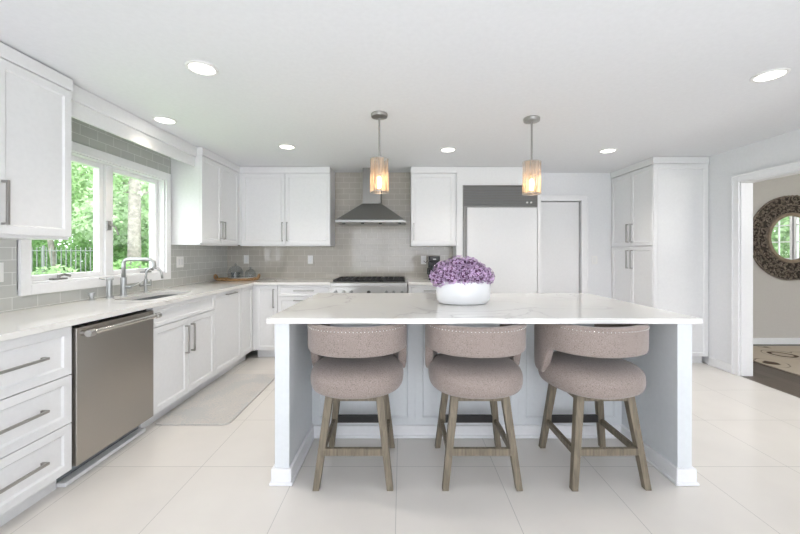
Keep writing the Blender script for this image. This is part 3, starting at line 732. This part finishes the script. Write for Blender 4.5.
for i, (dx, dy) in enumerate(((-.03, -.02), (.025, .01))):
    o = MB().lathe([(0, 0), (.017, 0), (.022, .075), (.019, .075), (.014, .005), (0, .005)], n=18).build('drinking_glass', M['dome'], smooth=True, loc=(-2.11+dx, 4.515+dy, .9405))
    tag(o, 'small clear glass inside the taller cloche', 'glass', 'small glasses under the cloche')

# flower bowl
e = empty('flower_bowl', 'wide white ceramic bowl of purple hydrangeas on the island', 'bowl', (.43, 2.5, .9145))
MB().lathe([(0, 0), (.15, 0), (.172, .008), (.186, .03), (.19, .07), (.189, .155), (.186, .165), (.178, .165), (.178, .03), (.15, .015), (0, .012)], sx=1, sy=.62, n=56).build('bowl', M['ceramic'], e, smooth=True)
MB().lathe([(0, .10), (.176, .10), (.176, .02), (0, .018)], sx=1, sy=.61, n=32).build('floral_foam', M['leaf2'], e)
heads = [(-.165, -.03, .195, .068), (-.085, -.075, .215, .072), (.01, -.085, .21, .07), (.10, -.07, .215, .072), (.17, -.02, .195, .066), (-.12, .045, .235, .072), (-.03, .0, .262, .078), (.065, .02, .26, .074), (.13, .055, .225, .07)]
def petal_mesh(R):
    w = MB(); bm = w.bm; rnd = random.Random(int(R*10000))
    
    n = 84
    for i in range(n):
        zz = 1-2*(i+.5)/n; ph = i*2.39996; rr = math.sqrt(1-zz*zz); nrm = Vector((rr*math.cos(ph), rr*math.sin(ph), zz)); c_ = nrm*R*(.88+.2*rnd.random())
        nrm = (nrm+Vector([rnd.uniform(-.35, .35) for _ in range(3)])).normalized()
        u = nrm.orthogonal().normalized(); v = nrm.cross(u); a0 = rnd.random()*6
        for k in range(4):
            a = a0+k*PI/2; d = math.cos(a)*u+math.sin(a)*v; q = -math.sin(a)*u+math.cos(a)*v; s_ = .0148
            vs = [bm.verts.new(c_), bm.verts.new(c_+d*s_*.6+q*s_*.45+nrm*.003), bm.verts.new(c_+d*s_*1.15+nrm*.001), bm.verts.new(c_+d*s_*.6-q*s_*.45+nrm*.003)]
            bm.faces.new(vs)
    return w
protoH = {}
for i, (x, y, z, R) in enumerate(heads):
    o = petal_mesh(R).build('hydrangea_head', M['petal'], loc=(.418+x*.93, 2.5+y, .9145+z-.008)); o.rotation_euler = (random.random(), random.random(), random.random()*6)
    MB().sph((0, 0, 0), R*.80, u=14, v=10).build('floret_shade', M['petal_gap_shade'], o, smooth=True)  # dark sphere inside, shade between florets put in as colour
    tag(o, 'purple hydrangea flower head packed into the white bowl on the island', 'flower', 'hydrangea heads in the bowl')

# kitchen mat
e = tag(MB().prism(rrect(-1.835, -1.275, 2.61, 3.68, .05), .001, .014).build('floor_mat', M['mat'] if 'mat' in M else M['trim'], bev=.003), 'grey patterned floor mat in front of the sink cabinet', 'mat')
def matm():
    m = mat('mat_pattern', (.5, .49, .47), .85); mp = coords(m)
    v = nd(m, 'ShaderNodeTexVoronoi'); v.feature = 'SMOOTH_F1'; v.inputs['Scale'].default_value = 5; lk(m, mp.outputs[0], v.inputs[0])
    n = nd(m, 'ShaderNodeTexNoise'); n.inputs['Scale'].default_value = 70; lk(m, mp.outputs[0], n.inputs[0])
    wv = nd(m, 'ShaderNodeMath', operation='ADD'); lk(m, v.outputs['Distance'], wv.inputs[0]); lk(m, n.outputs['Fac'], wv.inputs[1])
    r = ramp(m, wv.outputs[0], [(.62, (.62, .60, .57)), (.78, (.54, .535, .525)), (.92, (.64, .60, .56)), (1, (.53, .53, .52))]); lk(m, r.outputs[0], P(m).inputs['Base Color']); return m
e.data.materials[0] = matm()

# ------------------------------------------------------------------ dining room: mirror and rug
MC = (5.38, 4.93, 1.47)
e = empty('round_mirror', 'round wall mirror with wide carved pierced wooden frame', 'mirror', MC)
def ring_y(w, r0, r1, y0, y1, n=64):
    A = []
    for r, y in ((r0, y0), (r1, y0), (r1, y1), (r0, y1)): A.append([w.bm.verts.new((r*math.cos(2*PI*k/n), y, r*math.sin(2*PI*k/n))) for k in range(n)])
    for i in range(4):
        a, b = A[i], A[(i+1) % 4]
        for k in range(n): w.bm.faces.new((a[k], a[(k+1) % n], b[(k+1) % n], b[k]))
w = MB(); w.cyl((0, -.024, 0), (0, -.018, 0), .315, n=64); w.build('glass', M['mirror'], e)
w = MB(); ring_y(w, .302, .345, -.045, -.004); w.build('inner_ring', M['ringwood'], e, bev=.006)
w = MB(); rnd = random.Random(3); ring_y(w, .575, .585, -.03, -.004); ring_y(w, .345, .352, -.03, -.004); ring_y(w, .455, .463, -.026, -.006)
for ri, cnt in ((.372, 46), (.40, 48), (.432, 52), (.47, 56), (.505, 58), (.535, 62), (.562, 66)):
    for k in range(cnt):
        a = 2*PI*(k+rnd.random()*.7)/cnt; r = ri+rnd.uniform(-.012, .012); R = rnd.uniform(.011, .022); a0 = rnd.random()*6; sp = rnd.uniform(3.4, 5.5)
        cx, cz = r*math.cos(a), r*math.sin(a); yy = -.02-rnd.random()*.018
        pts = [(cx+R*math.cos(a0+sp*j/7)*(1-.05*j), yy+.001*j, cz+R*math.sin(a0+sp*j/7)*(1-.05*j)) for j in range(8)]
        w.tube(pts, [.004, .0072, .008, .0085, .008, .0072, .0065, .004], 5)
b_ = MB(); ring_y(b_, .35, .572, -.010, -.004); b_.build('carving_shade', M['carving_shade'], e); w.build('carved_frame', M['carved'], e, smooth=True)  # dark ring added to paint the shade in the carving gaps
def rugm():
    m = mat('scroll_rug', (.6, .5, .4), .95, spec=.1); mp = coords(m)
    n = nd(m, 'ShaderNodeTexNoise'); n.inputs['Scale'].default_value = 3; n.inputs['Detail'].default_value = 2; lk(m, mp.outputs[0], n.inputs[0])
    mx = nd(m, 'ShaderNodeMix', data_type='RGBA'); mx.inputs[0].default_value = .12; lk(m, mp.outputs[0], mx.inputs[6]); lk(m, n.outputs['Color'], mx.inputs[7])
    v = nd(m, 'ShaderNodeTexVoronoi'); v.inputs['Scale'].default_value = 2.6; lk(m, mx.outputs[2], v.inputs[0])
    r = ramp(m, v.outputs['Distance'], [(0, (.47, .40, .32)), (.26, (.50, .42, .34)), (.28, (.09, .06, .045)), (.34, (.10, .07, .05)), (.36, (.54, .46, .37)), (.46, (.56, .48, .39)), (.47, (.20, .16, .13)), (.5, (.56, .48, .39))])
    r.color_ramp.interpolation = 'LINEAR'
    n3 = nd(m, 'ShaderNodeTexNoise'); n3.inputs['Scale'].default_value = 2.4; lk(m, mp.outputs[0], n3.inputs[0])
    r3 = ramp(m, n3.outputs['Fac'], [(.34, (0, 0, 0)), (.44, (1, 1, 1))])
    m2 = nd(m, 'ShaderNodeMix', data_type='RGBA'); lk(m, r3.outputs[0], m2.inputs[0]); m2.inputs[6].default_value = (.55, .47, .38, 1); lk(m, r.outputs[0], m2.inputs[7])
    lk(m, m2.outputs[2], P(m).inputs['Base Color']); return m
rug = empty('area_rug', 'beige area rug with brown scrolls on the dark dining floor', 'rug', (0, 0, 0))
MB().box(4.09, 6.6, 1.9, 4.76, 0, .012).build('pile', rugm(), rug, bev=.004)
w = MB()
for k in range(125): w.box(4.095+k*.02, 4.107+k*.02, 4.76, 4.80, 0.001, .006)
o = w.build('fringe', M['fringe'] if 'fringe' in M else mat('fringe', (.62, .56, .47), .9), rug)

# ------------------------------------------------------------------ outdoors
G = -.35
struct(MB().box(-60, XL-.16, -20, 60, G-.1, G).box(7.8, 40, -20, 40, G-.1, G).build('ground', M['grass']))
w = MB()
for k in range(25):
    x = -11.2+k*.13; w.box(x, x+.014, 9.5, 9.52, G+.05, 1.40)
fp = empty('garden_fence', 'thin white picket fence seen through the left window pane', 'fence', (0, 0, 0))
w.build('pickets', M['fence'], fp)
MB().box(-11.4, -7.9, 9.49, 9.53, 1.30, 1.32).box(-11.4, -7.9, 9.49, 9.53, .1, .12).build('rail', M['fence'], fp)
for x in (-11.4, -9.6, -7.95): MB().box(x, x+.04, 9.48, 9.52, G, 1.45).build('post', M['fence'], fp)
def blob_leaves(w, c, R, n, ls, rnd):
    for _ in range(n):
        d = Vector([rnd.gauss(0, 1) for _ in range(3)]).normalized()*(rnd.random()**.45)
        p = Vector(c)+Vector((d.x*R[0], d.y*R[1], d.z*R[2]))
        u = Vector([rnd.gauss(0, 1) for _ in range(3)]).normalized(); v = u.orthogonal().normalized(); s_ = ls*rnd.uniform(.6, 1.3)
        vs = [w.bm.verts.new(p-u*s_), w.bm.verts.new(p+v*s_*.5), w.bm.verts.new(p+u*s_), w.bm.verts.new(p-v*s_*.5)]
        w.bm.faces.new(vs)
def tree(label, x, y, H, tr, crowns, leafmat, n, ls, seed, lean=0, name='tree'):
    rnd = random.Random(seed); e = empty(name, label, name.split('_')[-1], (x, y, G))
    if tr:
        w = MB(); w.tube([(0, 0, 0), (lean*.3, 0, H*.35), (lean*.7, .05, H*.7), (lean, 0, H)], [tr*1.15, tr, tr*.85, tr*.5], 12)
        for k in range(7):
            z = H*(.45+.07*k); a = rnd.random()*6; L = 1.4
            w.tube([(lean*z/H, 0, z), (lean*z/H+math.cos(a)*L*.5, math.sin(a)*L*.5, z+.4), (lean*z/H+math.cos(a)*L, math.sin(a)*L, z+.55)], [tr*.3, tr*.2, .02], 6)
        w.build('trunk', M['bark'], e, smooth=True)
    w = MB()
    for c_, R in crowns: blob_leaves(w, c_, R, n, ls, rnd)
    w.build('foliage', leafmat, e)
tree('tree with thick grey trunk in the right window pane', -7.45, 9.9, 7, .15, [((0, .6, 4.4), (2.2, 1.4, 1.9)), ((-1.0, .5, 2.6), (.9, 1, .8)), ((1.1, .5, 2.4), (.9, .9, .8))], M['leaf3'], 2100, .07, 1)
tree('slender leaning tree behind the fence in the left pane', -10.2, 10.6, 6, .07, [((0, 0, 3.8), (2.0, 1.4, 1.7)), ((-1.6, .3, 3.4), (1.5, 1, 1.2))], M['leaf'], 2300, .07, 2, lean=-1.0)
tree('leafy tree filling the gap behind the window mullion', -9.0, 11.5, 6, .12, [((0, 0, 4.2), (2.2, 1.5, 1.8)), ((.3, 0, 2.5), (1.8, 1.2, .9))], M['leaf'], 2600, .08, 3)
tree('pale young tree at the left edge of the window view', -13.6, 10.5, 6, .1, [((0, 0, 3.6), (2.4, 1.8, 2.2))], M['leaf3'], 4500, .08, 4)
tree('broad tree beyond the grey trunk on the right', -8.0, 14.0, 8, .16, [((0, 0, 4.4), (2.6, 1.5, 2.4))], M['leaf3'], 5200, .08, 5)
tree('dense low shrub beneath the grey tree trunk', -6.9, 8.9, 1, 0, [((0, 0, .55), (1.0, .6, .95)), ((.9, .7, .5), (.9, .6, .85))], M['leaf2'], 2200, .055, 6, name='garden_shrub')
tree('rounded green shrub in front of the fence, left one', -10.1, 8.9, 1, 0, [((0, 0, .5), (1.0, .45, .85)), ], M['leaf2'], 2600, .055, 7, name='garden_shrub')
tree('rounded green shrub in front of the fence, right one', -8.5, 8.7, 1, 0, [((0, 0, .5), (.95, .45, .8))], M['leaf'], 2400, .055, 8, name='garden_shrub')
tree('tall hedge row behind the fence', -10.0, 11.0, 1, 0, [((-2, 0, .9), (2, .6, 1.35)), ((1.2, 0, .9), (2.2, .6, 1.25))], M['leaf2'], 8000, .07, 9, name='garden_hedge')
tree('large pale tree far beyond the fence on the left', -19, 17, 9, .2, [((0, 0, 4.2), (4.6, 1.5, 4.4))], M['leaf'], 11000, .14, 11)
tree('large pale tree far beyond the shrubs in the middle', -13.5, 18.5, 9, .2, [((0, 0, 4.2), (4.2, 1.5, 4.4))], M['leaf3'], 11000, .14, 12)
tree('large pale tree far back behind the grey trunk', -8.5, 19.5, 9, .2, [((0, 0, 4.4), (4, 1.5, 4.6))], M['leaf'], 10000, .14, 13)
tree('bushy tree outside the dining room window', 11.5, -.4, 5, .12, [((0, 0, 2.2), (1.2, 2.8, 2.3))], M['leaf'], 14000, .08, 10)
